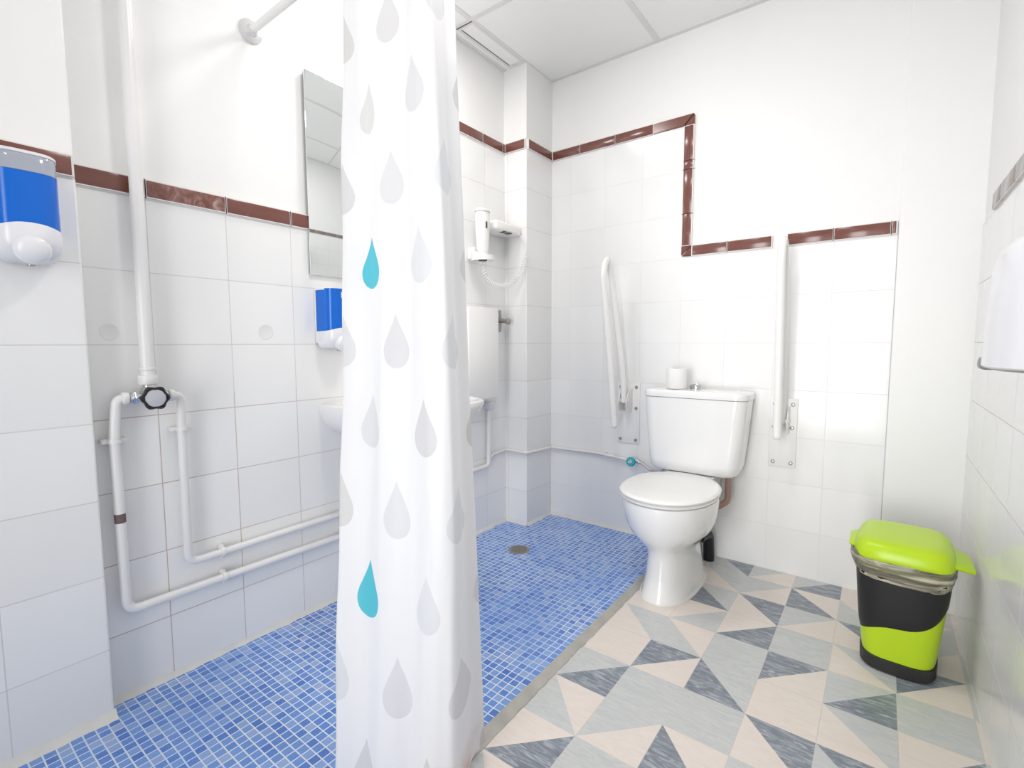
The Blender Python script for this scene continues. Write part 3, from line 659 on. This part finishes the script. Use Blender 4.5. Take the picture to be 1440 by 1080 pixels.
# white wall cabinet past the basin and the hook behind it
t = thing('wall_cabinet', 'plain white wall-mounted box at the right of the washbasin', 'cabinet', (0.0, 1.85, .73))
mk('cabinet_body', box(0.0, .070, 1.735, 1.955, .728, 1.175, bev=.004), M['enamel'], t)
mk('cabinet_door', box(.0705, .083, 1.733, 1.957, .726, 1.178, bev=.003), M['enamel'], t)
t = thing('coat_hook', 'small grey metal wall hook beside the white wall cabinet', 'hook', (0.0, 2.065, 1.12))
bm = rings_mesh([[Vector((x_, 2.062 + s_ * wv, 1.121 + q * hh)) for s_, q in ((-1, -1), (1, -1), (1.6, 0), (1, 1), (-1, 1), (-1.6, 0))] for x_, wv, hh in ((.0, .014, .058), (.006, .013, .056), (.008, .010, .050))])
mk('hook_plate', bm, M['dull_metal'], t, smooth=False)
mk('hook_arm', tube([(.006, 2.062, 1.125), (.035, 2.066, 1.120), (.052, 2.068, 1.118)], [.014, .011, .011]), M['dull_metal'], t)
mk('hook_knob', lathe((.050, 2.068, 1.118), [(.008, 0), (.017, .004), (.018, .012), (.012, .018), (.001, .019)], axis=(1, 0, 0)), M['dull_metal'], t)

# ------------------------------------------------------------------ hair dryer in its wall holder
t = thing('hair_dryer', 'white wall-mounted hair dryer with holder and coiled cord', 'hair dryer', (0.0, 1.86, 1.40))
DX, DY = .085, 1.835
def zr(z, a, b_, e=2.3): return superring(DX, DY, a, b_, z, 36, e)
dh = mk('dryer_body', rings_mesh([zr(1.405, .022, .024), zr(1.43, .026, .028), zr(1.50, .029, .033), zr(1.57, .031, .037), zr(1.62, .030, .036), zr(1.640, .026, .031), zr(1.646, .018, .022)]), M['enamel'], t)
mk('dryer_cap', rings_mesh([zr(1.628, .0335, .039), zr(1.638, .0315, .037), zr(1.6395, .03, .035)]), M['tbar'], dh)
mk('dryer_switch', box(DX + .024, DX + .036, DY - .012, DY - .005, 1.548, 1.578, bev=.002), M['dark_slot'], dh)
mk('dryer_outlet', lathe((DX, DY, 1.3985), [(.018, 0), (.021, .001), (.021, .0085)]), M['dark_slot'], dh)
# holder: half ring cup with arm to the wall plate
bm = bmesh.new(); rings = []
for k in range(25):
    a = 2 * PI * k / 24; r1, r2 = .040, .047
    cxk, cyk = DX + math.cos(a) * r1 * 1.1, DY + math.sin(a) * r1 * 1.25; cx2, cy2 = DX + math.cos(a) * r2 * 1.1, DY + math.sin(a) * r2 * 1.3
    zo = 1.452 - .030 * (0.5 + 0.5 * math.cos(a)) ; zi = 1.40 + .004 * math.sin(a)
    rings.append([Vector((cxk, cyk, zi)), Vector((cx2, cy2, zi)), Vector((cx2, cy2, zo)), Vector((cxk, cyk, zo))])
rings_mesh(rings, False, bm)
mk('holder_cup', bm, M['enamel'], t)
mk('holder_arm', box(0.0, .05, DY - .02, DY + .05, 1.41, 1.47, bev=.008), M['enamel'], t)
bs = mk('wall_base', box(0.0, .118, 1.900, 2.108, 1.556, 1.606, bev=.014, seg=3), M['enamel'], t)
for y in (1.975, 2.015): mk('base_vent', box(.085, .117, y - .014, y + .014, 1.5545, 1.5585, bev=.001), M['dark_slot'], bs)
# coiled cord: a helix along a sagging loop
ctl = [Vector(p) for p in ((.10, 2.095, 1.575), (.135, 2.106, 1.53), (.150, 2.108, 1.47), (.150, 2.085, 1.40), (.140, 2.04, 1.335), (.125, 1.98, 1.295), (.110, 1.91, 1.288), (.095, 1.86, 1.310), (.087, 1.838, 1.365), (.085, 1.836, 1.402))]
def cat(P_, t_):
    n = len(P_) - 1; i = min(int(t_ * n), n - 1); f = t_ * n - i
    p0, p1, p2, p3 = P_[max(i - 1, 0)], P_[i], P_[i + 1], P_[min(i + 2, n)]
    return .5 * ((2 * p1) + (p2 - p0) * f + (2 * p0 - 5 * p1 + 4 * p2 - p3) * f * f + (3 * p1 - p0 - 3 * p2 + p3) * f ** 3)
pts = []; u = None; NN = 1100
for k in range(NN + 1):
    f = k / NN; p = cat(ctl, f); d = (cat(ctl, min(1, f + .002)) - cat(ctl, max(0, f - .002))).normalized()
    if u is None: u, v = frame_of(d)
    else: u = (u - d * u.dot(d)).normalized()
    v = d.cross(u); amp = .0095 * min(1, max(0, (f - .18) / .12), max(0, (.97 - f) / .05)); ph = 2 * PI * 46 * f
    pts.append(p + amp * (math.cos(ph) * u + math.sin(ph) * v))
mk('coiled_cord', tube(pts, .0022, 6), M['enamel'], t)

# ------------------------------------------------------------------ dispenser on the right wall
t = thing('paper_dispenser', 'white rounded dispenser on the right wall, cut off by the frame', 'dispenser', (RX, 1.15, .95))
def pr(z, dd, hw, cy=1.16, e=2.6):
    out = []
    for k in range(41):
        a = PI * k / 40 - PI / 2; c_, s_ = math.cos(a), math.sin(a)
        out.append(Vector((RX - dd * abs(c_) ** (2 / e), cy + hw * math.copysign(abs(s_) ** (2 / e), s_), z)))
    return out
mk('dispenser_cover', rings_mesh([pr(.957, .112, .150), pr(.960, .115, .152), pr(1.05, .113, .151), pr(1.125, .109, .148), pr(1.150, .103, .145), pr(1.166, .090, .138), pr(1.175, .068, .125), pr(1.179, .04, .11), pr(1.180, .015, .1)]), M['plastic'], t)
mk('bottom_plate', rings_mesh([pr(.9535, .103, .142), pr(.9565, .110, .149)]), M['dull_metal'], t)
mk('side_latch', box(RX - .112, RX - .078, 1.225, 1.262, .950, .974, bev=.007), simple('grey_latch_plastic', (.25, .27, .29), .4), t)

# ------------------------------------------------------------------ shower rod and curtain
t = thing('curtain_rod', 'white shower curtain rod fixed to the left wall near the ceiling', 'curtain rod', (0.0, .812, 1.99))
mk('rod', tube([(-.004, .812, 1.99), (1.02, .812, 1.99)], .0115, 20), M['enamel'], t)
mk('wall_flange', lathe((-.006, .812, 1.99), [(.036, 0), (.036, .004), (.030, .008), (.018, .011), (.014, .022), (.012, .023)], axis=(1, 0, 0)), simple('white_chromed_flange', (.72, .72, .72), .25, .3), t)
mk('ceiling_hanger', tube([(1.0, .812, 1.99), (1.0, .812, CZ - .002)], .006, 12), M['enamel'], t)
B_ = [(.775, .640), (.703, .600), (.712, .578), (.770, .600), (.830, .612), (.885, .642), (.925, .660), (.957, .697), (.946, .745), (.922, .800), (.908, .862), (.85, .80)]
Mi = [(.635, .775), (.574, .735), (.588, .712), (.655, .738), (.722, .728), (.790, .740), (.855, .732), (.905, .748), (.900, .780), (.886, .805), (.880, .845), (.82, .81)]
To = [(.540, .845), (.504, .815), (.520, .800), (.580, .812), (.640, .792), (.705, .806), (.760, .788), (.815, .790), (.818, .810), (.824, .828), (.845, .845), (.78, .82)]
ZT, ZM, ZB = 1.955, .97, .030
NU, NZ = 220, 90
def plan(P_, f): return cat([Vector((a, b_, 0)) for a, b_ in P_], f)
bm = bmesh.new(); uv = bm.loops.layers.uv.new('UVMap')
arc = [0.0]
for k in range(NU): arc.append(arc[-1] + (plan(Mi, (k + 1) / NU) - plan(Mi, k / NU)).length * 1.02)
grid = []
for j in range(NZ + 1):
    z = ZB + (ZT - ZB) * j / NZ; row = []
    for k in range(NU + 1):
        f = k / NU; a, c_, e_ = plan(B_, f), plan(Mi, f), plan(To, f)
        l0 = (z - ZM) * (z - ZT) / ((ZB - ZM) * (ZB - ZT)); l1 = (z - ZB) * (z - ZT) / ((ZM - ZB) * (ZM - ZT)); l2 = (z - ZB) * (z - ZM) / ((ZT - ZB) * (ZT - ZM))
        p = a * l0 + c_ * l1 + e_ * l2
        w_ = noise.noise(Vector((f * 7, z * 1.6, 1.0))) * .008 + noise.noise(Vector((f * 22, z * 2.5, 4.0))) * .003 + .004 * math.sin(z * 16) * math.exp(-((f - .12) / .05) ** 2)
        row.append(bm.verts.new((p.x - w_ * .3, p.y + w_, z)))
    grid.append(row)
for j in range(NZ):
    for k in range(NU):
        fc = bm.faces.new((grid[j][k], grid[j][k + 1], grid[j + 1][k + 1], grid[j + 1][k]))
        for lp, (jj, kk) in zip(fc.loops, ((j, k), (j, k + 1), (j + 1, k + 1), (j + 1, k))): lp[uv].uv = (arc[kk], ZB + (ZT - ZB) * jj / NZ)
b = NB('drop_print_curtain', 0.55); b.b.inputs['Sheen Weight'].default_value = 0.1
tc = b.new('ShaderNodeUVMap', uv_map='UVMap'); sx = b.new('ShaderNodeSeparateXYZ'); b.t.links.new(tc.outputs[0], sx.inputs[0])
UO, UP, VP_, VO = 0.106, 0.092, 0.378, 1.385       # first column, column pitch, row pitch, height of a drop in the even columns
uu = b.math('ADD', b.math('DIVIDE', b.math('SUBTRACT', sx.outputs[0], UO), UP), 10.5)
ci = b.math('FLOOR', uu); lx = b.math('MULTIPLY', b.math('SUBTRACT', b.math('FRACT', uu), .5), UP)
par = b.math('MODULO', ci, 2.0)
vv = b.math('ADD', b.math('DIVIDE', b.math('ADD', b.math('SUBTRACT', sx.outputs[1], VO), b.math('MULTIPLY', par, VP_ / 2)), VP_), 10.5)
vi = b.math('FLOOR', vv); ly = b.math('MULTIPLY', b.math('SUBTRACT', b.math('FRACT', vv), .5), VP_)
tl = b.math('DIVIDE', b.math('ADD', ly, .063), .126)            # 0 at the foot of the drop, 1 at its tip
wprof = b.new('ShaderNodeFloatCurve'); cu = wprof.mapping.curves[0]
for (x_, y_) in ((0.03, .42), (.10, .75), (.20, .94), (.32, 1.0), (.45, .90), (.60, .66), (.75, .40), (.90, .14)): cu.points.new(x_, y_)
cu.points[0].location = (0, 0); cu.points[-1].location = (1, 0); wprof.mapping.update(); b.put(wprof.inputs['Value'], tl)
ins = b.math('LESS_THAN', b.math('ABSOLUTE', lx), b.math('MULTIPLY', wprof.outputs[0], .0375))
ins = b.math('MULTIPLY', ins, b.math('MULTIPLY', b.math('GREATER_THAN', tl, 0.0), b.math('LESS_THAN', tl, 1.0)))
rr = b.wn(b.comb(ci, vi, 5.0))
grey = b.ramp(rr, [(0, (.70, .70, .71)), (.4, (.745, .735, .75)), (.75, (.79, .81, .83)), (1, (.73, .725, .71))])
teal_c = b.math('MULTIPLY', b.math('COMPARE', ci, 11.0, .2), b.math('COMPARE', b.math('MODULO', vi, 2.0), 0.0, .2))
dc = b.mix(teal_c, grey, (.10, .56, .68))
col = b.mix(ins, (.90, .90, .91), dc)
hem = b.math('MULTIPLY', b.ramp(sx.outputs[1], [(0.045, (1, 1, 1)), (.11, (0, 0, 0))]), b.math('GREATER_THAN', sx.outputs[0], .40))
stain = b.math('MULTIPLY', hem, b.ramp(b.noise(18, detail=5), [(.38, (0, 0, 0)), (.62, (1, 1, 1))]))
col = b.mix(b.math('MULTIPLY', stain, .55), col, (.60, .36, .22)); b.color(col)
tl_ = b.new('ShaderNodeBsdfTranslucent'); b.t.links.new(col, tl_.inputs[0]); mx = b.new('ShaderNodeMixShader'); mx.inputs[0].default_value = .38
b.t.links.new(b.b.outputs[0], mx.inputs[1]); b.t.links.new(tl_.outputs[0], mx.inputs[2]); b.t.links.new(mx.outputs[0], b.n['Material Output'].inputs['Surface'])
b.bump(b.noise(260, detail=2), .0004, .3)
t = thing('shower_curtain', 'white shower curtain printed with grey and teal drops, hanging bunched', 'curtain', (.68, .78, .03))
me_o = mk('curtain_cloth', bm, b.m, t, sharp=3.0)
for k in range(9):
    p = plan(To, .06 + .88 * k / 8)
    mk('curtain_ring', tube([(p.x, .812 + .0185 * math.cos(a), 1.985 + .0225 * math.sin(a)) for a in [2 * PI * q / 20 for q in range(21)]], .0018, 8), M['plastic'], t)

# ------------------------------------------------------------------ screw caps and filled holes left on the wall tiles
def capring(nm, y, z, r, label):
    o = mk(nm, lathe((0.0, y, z), [(r, 0), (r, .0004), (r - .002, .0009), (r - .0035, .0003), (.001, .0004)], axis=(1, 0, 0)), M['tile_plain'], None, loc=(0, y, z)); tag(o, label, 'cap')
M['tile_plain'] = simple('white_cover_cap', (.82, .815, .81), .2)
capring('cover_cap', 0.401, 1.034, .022, 'faint round white cover cap on the tiles left of the riser pipe')
capring('cover_cap', 0.817, 1.041, .025, 'faint round white cover cap on the tiles midway between riser pipe and basin')
